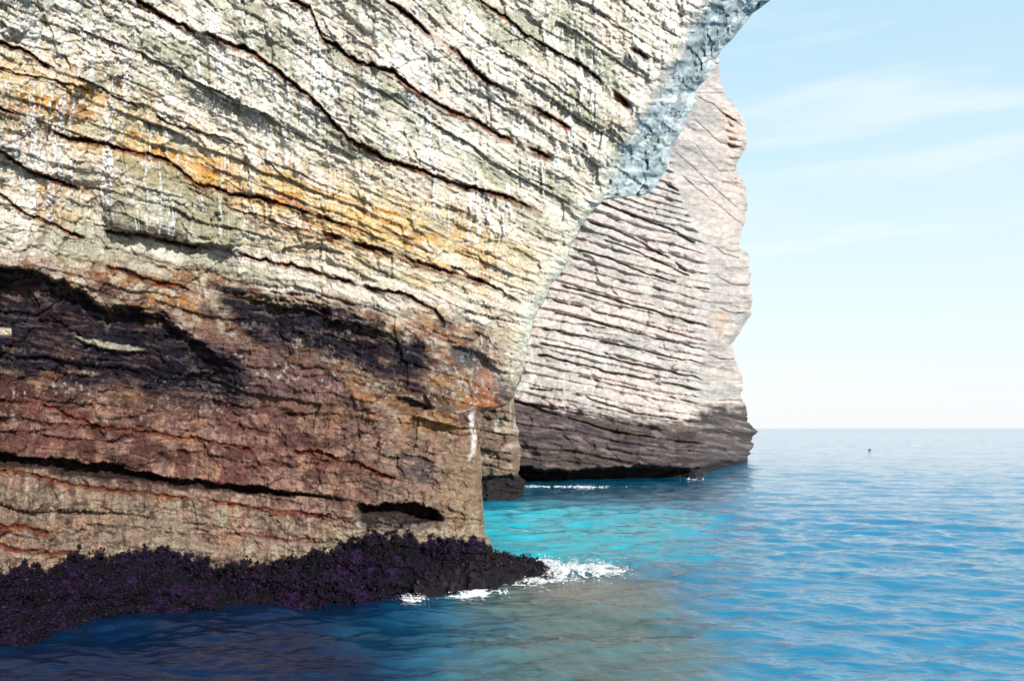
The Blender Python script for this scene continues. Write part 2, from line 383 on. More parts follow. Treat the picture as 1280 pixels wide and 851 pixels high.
    stn = ss(fbm(a/34, T/7, 61, 5, .6), .30, .52)
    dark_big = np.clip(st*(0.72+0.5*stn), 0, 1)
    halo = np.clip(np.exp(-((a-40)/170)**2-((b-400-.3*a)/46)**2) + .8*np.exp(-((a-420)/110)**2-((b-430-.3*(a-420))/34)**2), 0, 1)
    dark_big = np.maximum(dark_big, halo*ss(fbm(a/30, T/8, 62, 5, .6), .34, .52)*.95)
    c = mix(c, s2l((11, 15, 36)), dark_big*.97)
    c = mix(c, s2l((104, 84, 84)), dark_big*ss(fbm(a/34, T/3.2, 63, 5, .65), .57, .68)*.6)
    slab, _ = band(a, b+2.5*(fbm(a/7, b/5, 28, 3)-.5)*2, [(92,420),(110,424),(135,428),(160,432),(182,436)], [(92,423),(110,430),(135,437),(160,440),(182,439)], 1.5, 5)
    c = mix(c, s2l((178, 172, 152)), slab*.9); D -= .16*slab
    c = mix(c, s2l((205, 196, 170)), ((1-ss(np.abs(b-414), 3, 6))*(a < 14))*.9)
    c = mix(c, s2l((24, 22, 34)), np.clip(mq*.9 + ms_*.9 + mc*1.0, 0, 1)*.9)  # shade inside notch, hole and cave painted in as dark colour
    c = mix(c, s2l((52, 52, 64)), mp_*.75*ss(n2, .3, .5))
    c = mix(c, s2l((70, 78, 84)), mk*.9)  # blue-grey shade of the corner patch painted as colour
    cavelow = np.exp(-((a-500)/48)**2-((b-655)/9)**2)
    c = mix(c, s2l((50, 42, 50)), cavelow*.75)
    c = mix(c, s2l((164, 98, 70)), np.exp(-((a-608)/15)**2-((b-482)/26)**2)*.95*ss(n3, .1, .4))
    # hanging block
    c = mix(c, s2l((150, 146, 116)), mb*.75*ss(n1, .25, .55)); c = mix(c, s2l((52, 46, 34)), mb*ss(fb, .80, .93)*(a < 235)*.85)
    # calcite runs
    run = ss(fbm(a/5.0+2.2*(fbm(a/30, b/30, 65, 2)-.5), b/75, 64, 4, .6), .545, .66)*ss(fbm(a/60, b/120, 66, 3), .44, .60)
    run = run*(1-ss(b, 250, 330)) + .8*run*ss(a, 560, 640)*(b > 200)*(1-ss(b, 420, 500))
    clus = np.clip(np.exp(-((a-395-.04*b)/26)**2-((b-110)/130)**2) + np.exp(-((a-40)/26)**2-((b-30)/50)**2) + np.exp(-((a-150)/24)**2-((b-80)/60)**2) + .7*np.exp(-((a-290)/60)**2-((b-120)/70)**2), 0, 1)
    run = np.maximum(run, clus*ss(fbm(a/5.5, b/30, 67, 5, .6), .42, .58)); run = np.maximum(run, .6*ss(drape+.35*(fbm(a/90, b/90, 78, 2)-.5), .55, .66)*(1-ss(b, 180, 300)))
    run = run*(.35+.65*ss(fbm(a/3.2, b/5, 76, 3, .65), .36, .54)); c = mix(c, s2l((250, 250, 248)), np.clip(run, 0, 1)*.85); D -= 0.05*run
    # white lichen flecks on the brown belt
    fl = ss(fbm(a/4.5, b/5.5, 68, 3, .6), .60, .72)*ss(fbm(a/36, b/30, 69, 2), .42, .62)*ss(b, 300, 350)*(1-ss(b, 480, 560))
    c = mix(c, s2l((214, 208, 200)), fl*.55*(1-dark_big*.75))
    # pale fringe along the arch edge
    de = edge - a
    fr = np.exp(-np.clip(de, 0, 400)/(13+12*fbm(b/30, b*0, 71, 2)))*ss(b, 150, 260)*(1-ss(b, 455, 500))
    c = mix(c, s2l((236, 232, 212)), np.clip(fr*1.4*(0.45+0.9*ss(n2, .3, .6)), 0, 1))
    c = mix(c, s2l((240, 236, 232)), ((1-ss(np.abs(a-591+2*np.sin(b/9.)+4*(fbm(b/8, a/8, 88, 3)-.5)), 1.5, 5))*ss(b, 496, 530)*(1-ss(b, 560, 590)))*.95*ss(fbm(a/3, b/7, 89, 3), .3, .5))
    c = mix(c, s2l((160, 138, 106)), (1-ss(de, 30, 60))*ss(b, 540, 580)*.5*ss(n2, .3, .6))
    D += 0.5*np.exp(-np.clip(de, 0, 300)/7.0)                                          # rounded corner
    D += 0.03*(n3-.5)
    # cracks and shale
    c = mix(c, s2l((112, 84, 62)), crk*.5*(1-run*.6))
    shl = fbm(a/11, T/1.6, 74, 4, .6)
    scol = mix(mix(np.ones(a.shape+(3,))*s2l((112, 66, 50)), s2l((60, 32, 28)), ss(shl, .5, .62)), s2l((176, 112, 66)), ss(fbm(a/14, T/2, 75, 4), .52, .64)*.8)
    q_ = np.clip(sred*1.05, 0, 1)*(.55+.45*ss(n2, .35, .55)); c = c*(1-q_[..., None])+scol*q_[..., None]
    sc_ = np.ones(a.shape+(3,))*s2l((58, 28, 24)); sc_ = mix(sc_, s2l((176, 92, 40)), ss(fbm(a/20, b/20, 72, 3), .58, .7)); sc_ = mix(sc_, s2l((104, 46, 38)), ss(T0, 640, 700)*.7)
    c = c*(1-(sd*.92)[..., None]) + sc_*(sd*.92)[..., None]
    redlow = sred*ss(T0, 640, 690)
    c = mix(c, s2l((138, 66, 50)), redlow*ss(fbm(a/14, T/1.6, 73, 5, .65), .5, .6)*.75)
    c = c*(0.62+.16*up+(0.62-.30*up)*n3)[..., None]*(.84)*np.ones_like(c)*(.80+.4*fbm(a/2.2, b/1.8, 34, 2))[..., None]
    # wet weed zone
    sk_top = sk_top + 16*(fbm(a/7, b/6, 86, 4, .6)-.5)*2 + 8*(fbm(a/30, b*0, 87, 3)-.5)*2
    wz = ss(b, sk_top-2, sk_top+4)
    D = D - wz*0.35*ss(b, sk_top-3, sk_top+22) + wz*.0
    zz = pl(a, SKT)
    D -= wz*(0.55*(fbm(a/34, b/20, 85, 4, .6)-.5) + 0.26*(fbm(a/11, b/9, 81, 4, .6)-.5) + .12*(fbm(a/4, b/4, 82, 2)-.5))
    D -= ss(b, 755, 850)*0.8
    wc = mix(np.ones(a.shape+(3,))*s2l((20, 8, 32)), s2l((48, 20, 66)), ss(fbm(a/12, b/10, 83, 4), .5, .66)*.8)
    wc = mix(wc, s2l((12, 11, 16)), ss(fbm(a/20, b/16, 84, 4), .5, .64)*.8)
    wc = mix(wc, s2l((8, 7, 11)), ss(fbm(a/20, b/16, 84, 4), .5, .64)*.8)
    c = c*(1-wz[..., None]) + wc*wz[..., None]
    pale = np.exp(-((b-sk_top+7)/7)**2)*ss(n2, .45, .6)
    c = mix(c, s2l((180, 172, 152)), pale*.3*(1-wz))
    return D, c, T, wz

def build_near():
    bb = np.concatenate([np.linspace(-330, -20, 60)[:-1], np.arange(-20, 800, 1.25), np.linspace(800, 900, 30)])
    sl_ = np.linspace(-400, -20, 60)[:-1]
    nmain = 710
    wig = 7*(fbm(bb/26, bb*0, 5, 4, .6)-.5)*2*np.clip(ss(bb, -900, 0), 0, 1)
    wig = wig*np.where((bb > 505) & (bb < 540), .3, 1)
    ed = pl(bb, EDGE)+wig*np.where(bb < 480, 1, .45)
    bk = pl(bb, BACK) + 3.5*(fbm(bb/14, bb*0, 6, 4, .6)-.5)*2
    s = np.linspace(0, 1, nmain)
    A = np.concatenate([np.repeat(sl_[None, :], len(bb), 0), -20+(ed[:, None]+20)*s[None, :]], 1)
    B = np.repeat(bb[:, None], A.shape[1], 1)
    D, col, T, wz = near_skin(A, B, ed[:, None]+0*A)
    P = world(A, B, D); nface = A.shape[1]
    # underside of the arch: from the front arris back to the rear arris
    isun = (bb < 249)
    k = np.linspace(0, 1, 70)[1:]
    back = np.where(isun, np.maximum(bk, ed+2), ed+0.5)
    De = D[:, -1]
    dd = np.where(isun, 3.6+0*bb, .8) 
    dd = pl(bb, [(-700,5),(0,3.8),(200,3.0),(244,2.6),(249,.7),(300,.5),(500,.3)])
    UA = ed[:, None] + (back-ed)[:, None]*k[None, :]
    UB = np.repeat(bb[:, None], len(k), 1)
    ker = np.hanning(91); ker /= ker.sum()
    Dsm = np.convolve(np.pad(De, 45, mode='edge'), ker, 'valid')
    wk = ss(k, 0, .16)[None, :]
    UD = De[:, None]*(1-wk) + Dsm[:, None]*wk + dd[:, None]*(k[None, :]**0.8)
    un = isun.astype(float)[:, None]
    px = UA-UB*.2
    rel = 0.55*(fbm(UA/30+UB/50, UB/60-UA/80, 91, 4)-.5) + .22*(fbm(UA/8, UB/11, 92, 4, .6)-.5)
    cq = ss(1-np.abs(2*fbm(UA/24+UB/60, UB/30, 93, 4, .6)-1)*3, .72, .95)
    fa, fb_ = facets(UA/26+.4*fbm(UA/12, UB/12, 98, 3), UB/34, 180); fa2, _f = facets(UA/10, UB/12, 185); rel = rel*.8 + .26*(fa-.5) + .11*(fa2-.5) - .05*cq + .16*(1-np.abs(2*fbm(UA/13, UB/18, 99, 4, .6)-1))
    ramp = ss(k, 0, .1)[None, :]*(1-.6*ss(k, .85, 1))[None, :]
    UD = UD - rel*un*ramp*1.0
    uT = tfield(UA, UB) + 14*(fbm(UA/60, UB/60, 3, 4)-.5)
    ug, uk, uf = beds(uT, UA, 22, 50, 930, .9, .8); rel = rel + .12*(ug-.5) - .04*uk
    UD = UD - (.12*(ug-.5)-.04*uk)*un*ramp
    uc = mix(np.ones(UA.shape+(3,))*s2l((162, 176, 178)), s2l((194, 202, 200)), ss(fbm(UA/16, UB/22, 94, 4), .45, .62))  # bluish skylit shade of the underside tinted into the rock colour
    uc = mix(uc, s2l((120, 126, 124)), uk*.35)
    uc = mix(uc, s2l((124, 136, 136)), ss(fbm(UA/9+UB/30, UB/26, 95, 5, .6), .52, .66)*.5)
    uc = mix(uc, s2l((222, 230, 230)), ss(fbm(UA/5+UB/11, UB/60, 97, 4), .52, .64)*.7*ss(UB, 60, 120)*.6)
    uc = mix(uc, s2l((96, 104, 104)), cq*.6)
    uc = mix(uc, s2l((205, 196, 178)), (np.exp(-k/.10)[None, :]*un)*.8*ss(fbm(UA/8, UB/8, 90, 4), .3, .5))
    ucl = np.ones(UA.shape+(3,))*s2l((150, 140, 122))
    uc = uc*un[..., None]+ucl*(1-un[..., None])
    UP = world(UA, UB, UD)
    # flank running back from the rear arris
    q = (np.linspace(0, 1, 26)[1:])**1.6
    vz = pl(bb, [(-700,.8),(200,.8),(450,0),(900,0)])
    dirs = np.stack([-0.42*np.ones_like(bb), np.ones_like(bb), vz], -1)
    base = UP[:, -1, :]
    FP = base[:, None, :] + dirs[:, None, :]*(q[None, :, None]*6)
    qb = np.repeat(bb[:, None], len(q), 1); qq = np.repeat(q[None, :], len(bb), 0)*400
    FP[..., 0] -= (.8*fbm(qq/50, qb/40, 96, 4))*ss(q, 0, .1)[None, :]
    fcol = mix(np.ones(qb.shape+(3,))*s2l((190, 176, 152)), s2l((120, 100, 84)), ss(fbm(qq/30, qb/12, 98, 4), .45, .62))
    fcol = mix(fcol, s2l((34, 24, 40)), ss(qb, 660, 680))
    Pall = np.concatenate([P, UP, FP], 1); Call = np.concatenate([col, uc, fcol], 1)
    # cap: the rock goes on back from the top row
    top = Pall[0]; ks = np.linspace(0, 1, 12)[1:][::-1]
    cap = np.stack([top + np.array([0, 1, .0])*kk*5 for kk in ks], 0)
    Pall = np.concatenate([cap, Pall], 0)
    Call = np.concatenate([np.repeat(Call[:1], len(ks), 0), Call], 0)
    nr, nc = Pall.shape[:2]; nk = len(ks)
    f = quads(nr, nc)
    # ids
    Tfull = np.concatenate([np.repeat(T[:1], nk, 0), T], 0)
    wzf = np.concatenate([np.zeros((nk, nface)), wz], 0)
    bounds = [60, 130, 210, 280, 350, 430, 510, 575, 640, 730, 780]
    ids = np.full((nr-1, nc-1), 0)
    idf = np.digitize(Tfull[:-1, :-1], bounds)
    idf = np.where(wzf[:-1, :-1] > .5, 13, idf)
    ids[:, :nface-1] = idf
    rows = np.concatenate([np.full(nk, -900.), bb])[:-1]
    ids[:, nface-1:nface+len(k)-1] = 14
    ids[:, nface+len(k)-1:] = 15
    ids[rows > 249, nface-1:] = 15
    ids = np.where((np.arange(nr-1)[:, None] < nk), 15, ids)
    spec = [('rock_bed', M_rock, 'pale grey bed at the top of the cliff')] + [('rock_bed', M_rock, None)]*4 + \
           [('rock_bed', M_rock, 'ochre and sage streaked bed'), ('rock_bed', M_rock, 'yellow ochre bed'), ('rock_bed', M_rock, 'brown bed over the dark overhang'),
            ('rock_bed', M_rock, 'recessed bed with black stain and painted overhang shade')] + \
           [('rock_bed', M_rock, 'reddish brown bed above the long dark notch'), ('rock_bed', M_rock, None), ('rock_bed', M_rock, 'pale tan bed just above the weed'), ('rock_bed', M_rock, None)] + \
           [('seaweed_band', M_wet, 'dark purple seaweed and mussels at the waterline'), ('arch_underside', M_rock, 'pale blue grey underside of the arch'), ('rock_flank', M_rock, None)]
    root = empty('sea_arch_cliff', (-2, 14, 0), 'large layered limestone cliff at left, banded cream, ochre and red, curving up into an arch', 'cliff')
    Pl = Pall.reshape(-1, 3) - np.array([-2, 14, 0])
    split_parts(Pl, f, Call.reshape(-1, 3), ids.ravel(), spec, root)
    return root, P, wz, A, B
near_root, NP_, NWZ, NA, NB = build_near()
near_root.location = (-2, 14, 0)

# clumps of weed and mussels standing off the wet band: uncountable
def shards(name, pts, nrm, size, cols, mat, parent, seed, kind='stuff', flat=1.0, origin=(0,0,0)):
    rng = np.random.default_rng(seed); n = len(pts)
    base = np.array([[1,0,0],[-.5,.8,0],[-.5,-.8,0],[.1,0,1.2],[0,.1,-.5]], float)
    tri = np.array([[0,1,3],[1,2,3],[2,0,3],[1,0,4],[2,1,4],[0,2,4]])
    V = np.repeat(base[None], n, 0)*(.6+.8*rng.random((n, 5, 1)))
    q = rng.normal(size=(n, 3, 3)); Q, _ = np.linalg.qr(q)
    V = np.einsum('nij,nkj->nki', Q, V)*size[:, None, None]
    V[..., 2] *= flat
    V = V + pts[:, None, :] - np.array(origin)
    Fc = (tri[None] + 5*np.arange(n)[:, None, None]).reshape(-1, 3)
    cc = np.repeat(cols, 5, 0)
    o = mesh_from(name, V.reshape(-1, 3), Fc, cc, mat, parent); 
    if kind: o['kind'] = kind
    return o
rng = np.random.default_rng(5)
msk = (NWZ > .6) & (NP_[..., 2] > -.1) & (NA > -60)
idx = np.flatnonzero(msk.ravel()); pick = rng.choice(idx, 14000)
pts = NP_.reshape(-1, 3)[pick] + rng.normal(size=(len(pick), 3))*.03
pal = s2l((18, 7, 28))*(1-rng.random((len(pick), 1))) + s2l((62, 34, 78))*rng.random((len(pick), 1))**5
shards('mussel_clumps', pts, None, .010+.026*rng.random(len(pick))**2, pal, M_wet, near_root, 6, origin=(-2, 14, 0))

# ------------------------------------------------------------------ weedy reef at the foot
def build_reef():
    nu, nv = 170, 70
    u = np.linspace(0, 1, nu); v = np.linspace(-1, 1, nv)
    U, V = np.meshgrid(u, v, indexing='ij')
    cx = -1.75 + 2.62*U; cy = 15.0 + 1.35*U + .15*np.sin(U*9)
    hgt = pl(U, [(0,.5),(.35,.62),(.55,.52),(.75,.36),(.9,.2),(1,-.1)])
    wd = pl(U, [(0,.9),(.5,.75),(.85,.45),(1,.15)])
    prof = np.sqrt(np.clip(1-V**2, 0, 1))
    Z = -0.35 + (hgt+.35)*prof**.7
    n = (fbm(U*22, V*7, 201, 5, .6)-.5)
    Z += .30*n*prof; X = cx + .15*(fbm(U*20, V*9, 203, 3)-.5); Y = cy + V*wd + .3*(fbm(U*18, V*8, 202, 4)-.5)
    P = np.stack([X, Y, Z], -1)
    c = mix(np.ones(U.shape+(3,))*s2l((16, 12, 18)), s2l((46, 32, 44)), ss(fbm(U*40, V*14, 204, 4), .5, .66)*.7)
    root = empty('reef', (-.4, 15.6, 0), 'low dark weedy reef jutting from the foot of the near cliff into breaking foam', 'reef')
    o = mesh_from('reef_rock', P.reshape(-1, 3)-np.array([-.4, 15.6, 0]), quads(nu, nv), c.reshape(-1, 3), M_wet, root)
    rng = np.random.default_rng(8); Pf = P[(Z > -.02)]
    pk = Pf[rng.integers(0, len(Pf), 2600)] + rng.normal(size=(2600, 3))*.03
    cc = s2l((24, 18, 28))*(1-rng.random((2600, 1))) + s2l((70, 52, 62))*rng.random((2600, 1))**4
    shards('weed_tufts', pk, None, .012+.035*rng.random(2600)**2, cc, M_wet, root, 9, origin=(-.4, 15.6, 0))
build_reef()

# ------------------------------------------------------------------ far headland
FE = [(-160, 860), (20, 885), (60, 890), (76, 899), (96, 902), (116, 904), (128, 914), (137, 921), (148, 929), (159, 933), (175, 933), (190, 930), (203, 923), (212, 921), (222, 928),
      (233, 932), (250, 933), (264, 932), (285, 929), (300, 925), (309, 926), (316, 935), (335, 937), (354, 937), (358, 934), (362, 939), (378, 940), (395, 937), (406, 930), (416, 925), (430, 914),
      (440, 917), (450, 919), (465, 926), (478, 930), (488, 929), (496, 927), (504, 932), (512, 931), (521, 936), (528, 934), (539, 946), (546, 941), (551, 938), (557, 944), (563, 938), (576, 936), (700, 936)]
INNER = [(-160, 770), (100, 838), (215, 846), (254, 862), (308, 888), (362, 895), (411, 890), (440, 884), (472, 881), (496, 877), (533, 881), (573, 883), (640, 870)]
FS = [
 ([(745,251),(770,262),(802,273),(836,286),(870,305)], 1.8), ([(735,276),(765,286),(800,303),(835,322),(860,340)], 1.5), ([(722,312),(760,322),(810,343),(850,355),(895,364)], 1.7),
 ([(700,357),(740,366),(790,382),(840,396),(892,410)], 2.1), ([(690,374),(740,388),(800,404),(886,428)], 1.3), ([(690,391),(740,401),(800,418),(884,438)], 1.4),
 ([(678,410),(730,420),(800,437),(884,456)], 1.2), ([(672,429),(730,440),(800,457),(880,474)], 1.8), ([(670,443),(720,454),(756,464),(820,476),(878,488)], 2.0),
 ([(720,470),(780,484),(876,505)], 1.0), ([(660,485),(720,493),(790,515),(876,528)], 1.3), ([(640,500),(700,520),(770,540),(882,556)], 1.6),
 ([(843,190),(856,200),(880,222),(900,240),(925,262)], 1.6), ([(870,120),(890,130),(905,142),(932,160)], 1.2), ([(868,150),(880,160),(900,178),(930,186)], 1.3),
 ([(850,215),(865,232),(885,246),(890,256)], 1.6), ([(830,228),(850,240)], 1.4), ([(888,250),(905,262),(920,275),(930,279)], 1.3), ([(893,308),(905,318),(926,322)], 1.2),
 ([(895,345),(915,356),(937,357)], 1.2), ([(897,385),(920,392),(938,390)], 1.1), ([(885,442),(900,448),(920,450)], 1.1), ([(880,498),(900,500),(930,500)], 1.3), ([(880,520),(905,525),(936,522)], 1.4), ([(882,540),(910,545),(944,542)], 1.2),
 ([(866,175),(885,200),(900,215),(921,213)], 1.3), ([(740,295),(790,312),(862,345)], .9), ([(700,402),(760,410)], .9)]
def build_far():
    bb = np.concatenate([np.linspace(-160, 50, 70)[:-1], np.arange(50, 612, .95)])
    ragged = 1+2.0*ss(bb, 485, 500)*(1-ss(bb, 570, 580))
    xl = 400.
    n = 440
    ed = pl(bb, FE) + 1.6*ragged*(fbm(bb/4, bb*0, 7, 4, .65)-.5)*2 + 3.2*(h2(np.floor((bb+3*np.sin(bb/9))/9), bb*0, 77)-.5)
    s = np.linspace(0, 1, n)**0.93
    A = xl + (ed[:, None]-xl)*s[None, :]; B = np.repeat(bb[:, None], n, 1)
    inn = pl(bb, INNER)[:, None] + 5*(fbm(B/14, A*0, 8, 3)-.5)*2
    slope = pl(A, [(520, .24), (700, .23), (850, .26), (940, .22)])
    T = B - (A-700)*pl(B, [(-160,.85),(150,.62),(270,.37),(360,.25),(450,.22),(560,.16),(620,.12)]) + 10*(fbm(A/70, B/70, 301, 3)-.5)
    Dl = pl(A, [(400, 33), (520, 37), (640, 41.5), (870, 47), (900, 49)])
    over = pl(B, [(-160, -3), (200, -1.5), (470, -.3), (520, -.2), (580, 0)])
    past = ss(A-inn, -6, 3)
    D = Dl + over - past*0 + past*(3.0 + 18*np.clip((A-inn)/55, 0, 1.2)**1.1)
    de = ed[:, None] - A
    D += 5*np.exp(-np.clip(de, 0, 99)/3.5)
    # sea notch
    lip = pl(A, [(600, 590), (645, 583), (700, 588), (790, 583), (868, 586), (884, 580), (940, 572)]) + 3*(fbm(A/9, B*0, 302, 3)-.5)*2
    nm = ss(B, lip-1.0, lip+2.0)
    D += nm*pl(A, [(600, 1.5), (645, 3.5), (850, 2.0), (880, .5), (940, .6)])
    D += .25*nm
    D -= 2.2*(fbm(A/90, B/110, 303, 3)-.5) + .5*(fbm(A/22, B/26, 304, 3)-.5)
    g1, c1, f1 = beds(T, A, 34, 130, 310, .7, .7)
    g2, c2, f2 = beds(T, A, 12.5, 44, 320, .5, .6)
    g3, c3, f3 = beds(T, A, 5, 16, 330, .4, .5)
    fq, fe = facets(A/16+fbm(A/12, B/12, 345, 3), T/13, 346); D -= .34*(g1-.5)+.14*(g2-.5)+.08*(g3-.5)+.5*(fq-.5)*(.5+.9*past)
    D -= .5*np.sin(np.pi*np.clip(f1, 0, 1))*past + .3*(f2-.5)
    D += .08*c1+.05*c2+.03*c3
    D -= .28*(fbm(A/9, T/5, 341, 4, .6)-.5)
    # wet lower flare
    D -= .8*ss(B, 500, 560)*(1-nm)*(fbm(A/30, B/16, 342, 4)+.2)
    cm = np.zeros_like(A)
    for k, (pts, hw) in enumerate(FS):
        yl = pl(A, pts) + 2*(fbm(A/14, A*0, 350+k, 3)-.5)*2
        e = ss(A, pts[0][0]-1, pts[0][0]+5)*(1-ss(A, pts[-1][0]-5, pts[-1][0]+1))
        gap = ss(fbm(A/22, A*0, 390+k, 3), .20, .34)
        wv = np.maximum(hw*.62*(.4+1.1*fbm(A/8, A*0, 430+k, 3)), .9)
        q = (B-yl)/wv; m = (1-ss(np.abs(q), .5, 1.2))*e*gap
        D += .45*m; D -= .06*np.exp(-np.clip(-(q+1), 0, 50)/3)*(q < -.9)*e*gap
        D += .12*np.exp(-np.clip(q-1, 0, 50)/2.0)*(q > 1)*e*gap
        cm = np.maximum(cm, m)
    Dp = np.pad(D, 1, mode='edge'); Dp = (Dp[:-2]+2*Dp[1:-1]+Dp[2:])/4; Dp = (Dp[:, :-2]+2*Dp[:, 1:-1]+Dp[:, 2:])/4; D = Dp
    n1 = fbm(A/30, T/8, 361, 4); n3 = fbm(A/4, B/3, 363, 3)
    c = np.ones(A.shape+(3,))*s2l((228, 211, 202))
    c = mix(c, s2l((204, 198, 190)), ss(fbm(A/40, T/14, 364, 4), .45, .6)*.8)
    c = mix(c, s2l((190, 186, 178)), ss(g1, .6, .85)*.5)
    c = mix(c, s2l((238, 226, 216)), ss(n1, .54, .68)*.8)
    c = mix(c, s2l((224, 208, 196)), past*ss(fbm(A/18, T/14, 365, 3), .42, .58)*.8)
    c = mix(c, s2l((238, 202, 172)), np.exp(-((A-901)/9)**2-((B-402)/14)**2)*.8 + .35*np.exp(-((A-915)/22)**2-((B-165)/30)**2))
    c = mix(c, s2l((242, 242, 240)), ss(fbm(A/6, B/22, 366, 4), .56, .68)*.6*(A < 770)*ss(B, 380, 440)*(1-ss(B, 480, 510)))
    # dark tidal belt
    edge_t = pl(A, [(600, 470), (650, 494), (720, 505), (800, 516), (860, 520), (885, 508), (940, 500)]) + 14*(fbm(A/22, T/8, 367, 4)-.5)*2
    edge_t = edge_t + 26*(fbm(A/9, T/4, 371, 5, .65)-.5)
    wet = ss(B, edge_t-5, edge_t+12)
    wc = mix(np.ones(A.shape+(3,))*s2l((88, 78, 72)), s2l((56, 50, 50)), ss(fbm(A/30, T/5, 368, 4), .42, .6))
    wc = mix(wc, s2l((142, 130, 122)), ss(fbm(A/16, T/3, 369, 4), .56, .68)*.7)
    wc = mix(wc, s2l((72, 66, 36)), ss(fbm(A/40, T/10, 370, 3), .5, .62)*.6*(A < 800))
    wc = mix(wc, s2l((60, 48, 60)), ss(T, 505, 520)*.4)
    c = c*(1-wet[..., None]) + wc*wet[..., None]
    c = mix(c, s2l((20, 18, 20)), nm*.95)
    crk = np.clip(c1*.7+c2*.5+c3*.25, 0, 1)
    c = mix(c, s2l((140, 116, 102)), crk*.4); c = mix(c, s2l((70, 58, 52)), cm*.85)
    c = c*(.62+.64*n3)[..., None]*(.68+.32*wet)[..., None]
    P = world(A, B, D)
    q = np.linspace(0, 1, 14)[1:]**1.5
    FP = P[:, -1:, :] + q[None, :, None]*np.array([-8, 26, 6.0])*np.ones((len(bb), 1, 1))
    FP[..., 2] = np.where(FP[..., 2] < 4, P[:, -1:, 2], FP[..., 2])
    fc = np.repeat(c[:, -1:, :], len(q), 1)
    Pall = np.concatenate([P, FP], 1); Call = np.concatenate([c, fc], 1)
    cap = np.stack([Pall[0] + np.array([0, 1, .2])*k*30 for k in np.linspace(0, 1, 8)[1:][::-1]], 0)
    Pall = np.concatenate([cap, Pall], 0); Call = np.concatenate([np.repeat(Call[:1], len(cap), 0), Call], 0)
    nr, nc = Pall.shape[:2]; nk = len(cap)
    # beds follow the main open cracks
    lines = [0, 3, 4, 6, 8, 11]
    def ext(i):
        p = FS[i][0]; (x0, y0), (x1, y1) = p[0], p[-1]
        s0 = (p[1][1]-y0)/(p[1][0]-x0)
        return [(x0-250, y0-250*s0)]+p+[(x1+80, y1+80*.2)]
    idf = sum((B > pl(A, ext(i))).astype(int) for i in (0, 2, 3, 5, 7, 8, 10))
    idf = np.where(nm > .5, 10, idf); idf = np.where((wet > .5) & (nm <= .5), 8, idf)
    idf = np.where((past > .5) & (idf < 8), 9, idf)
    ids = np.full((nr-1, nc-1), 11)
    ids[nk:, :n-1] = idf[:-1, :-1]
    spec = [('rock_bed', M_far, None)]*8 + [('wet_rock_belt', M_far, 'dark tidal belt along the foot'), ('rock_pillar', M_far, 'rounded salmon and grey end of the headland'),
            ('sea_notch', M_far, 'black undercut at the waterline'), ('rock_flank', M_far, None)]
    root = empty('headland', (6, 46, 0), 'distant pale pink limestone headland seen through the arch, cut by thin dark bedding cracks', 'cliff')
    split_parts(Pall.reshape(-1, 3)-np.array([6, 46, 0]), quads(nr, nc), Call.reshape(-1, 3), ids.ravel(), spec, root)
build_far()

# ------------------------------------------------------------------ brown buttress between the two cliffs
def build_buttress():
    bb = np.concatenate([np.arange(200, 380, 3.), np.arange(380, 640, 1.0)]); n = 140
    ed = pl(bb, [(200, 690), (300, 680), (380, 660), (470, 652), (500, 641), (530, 646), (560, 650), (585, 650), (594, 648), (600, 656), (616, 654), (640, 652)]) + 2.2*(fbm(bb/7, bb*0, 9, 3)-.5)*2
    s = np.linspace(0, 1, n); A = 470+(ed[:, None]-470)*s[None]; B = np.repeat(bb[:, None], n, 1)
    T = B-.2*(A-600)+6*(fbm(A/30, B/30, 401, 3)-.5)
    D = 32.5 + 1.2*(fbm(A/30, B/30, 402, 4)-.5)
    g1, c1, f1 = beds(T, A, 22, 40, 410, 1., .9); g2, c2, f2 = beds(T, A, 8, 18, 420, .8, .7)
    D -= .5*(g1-.5)+.3*(g2-.5); D += .2*c1+.1*c2 - .3*(fbm(A/6, B/5, 403, 4)-.5)
    D += 1.6*np.exp(-np.clip(ed[:, None]-A, 0, 99)/5)
    wl = 594 + 3*(fbm(A/8, A*0, 404, 3)-.5)*2
    wz = ss(B, wl-2, wl+2); D += wz*.6; D = np.where(B > 606, D-0*B, D)
    c = mix(np.ones(A.shape+(3,))*s2l((126, 106, 88)), s2l((158, 140, 122)), ss(fbm(A/14, T/8, 405, 4), .45, .6))
    c = mix(c, s2l((96, 78, 66)), ss(fbm(A/20, B/12, 406, 4), .5, .64)*.8)
    c = mix(c, s2l((190, 186, 176)), ss(fbm(A/4, B/30, 407, 3), .56, .7)*.6*(B < 540))
    c = mix(c, s2l((70, 56, 48)), np.clip(c1*.6+c2*.4, 0, 1)); c = mix(c, s2l((20, 18, 26)), wz*.95)
    P = world(A, B, D)
    q = np.linspace(0, 1, 10)[1:]
    FP = P[:, -1:, :] + q[None, :, None]*np.array([-2, 8, 0.])
    Pall = np.concatenate([P, FP], 1); Call = np.concatenate([c, np.repeat(c[:, -1:], len(q), 1)], 1)
    nr, nc = Pall.shape[:2]
    ids = np.zeros((nr-1, nc-1), int); ids[:, :n-1] = np.where(wz[:-1, :-1] > .5, 3, np.digitize(T[:-1, :-1], [500, 545]))
    ids[:, n-1:] = 4
    root = empty('rock_buttress', (0, 33, 0), 'narrow brown rock buttress standing in the gap between near cliff and pale headland', 'cliff')
    spec = [('rock_bed', M_far, None)]*3 + [('seaweed_band', M_wet, 'black wet foot at the waterline'), ('rock_flank', M_far, None)]
    split_parts(Pall.reshape(-1, 3)-np.array([0, 33, 0]), quads(nr, nc), Call.reshape(-1, 3), ids.ravel(), spec, root)
build_buttress()

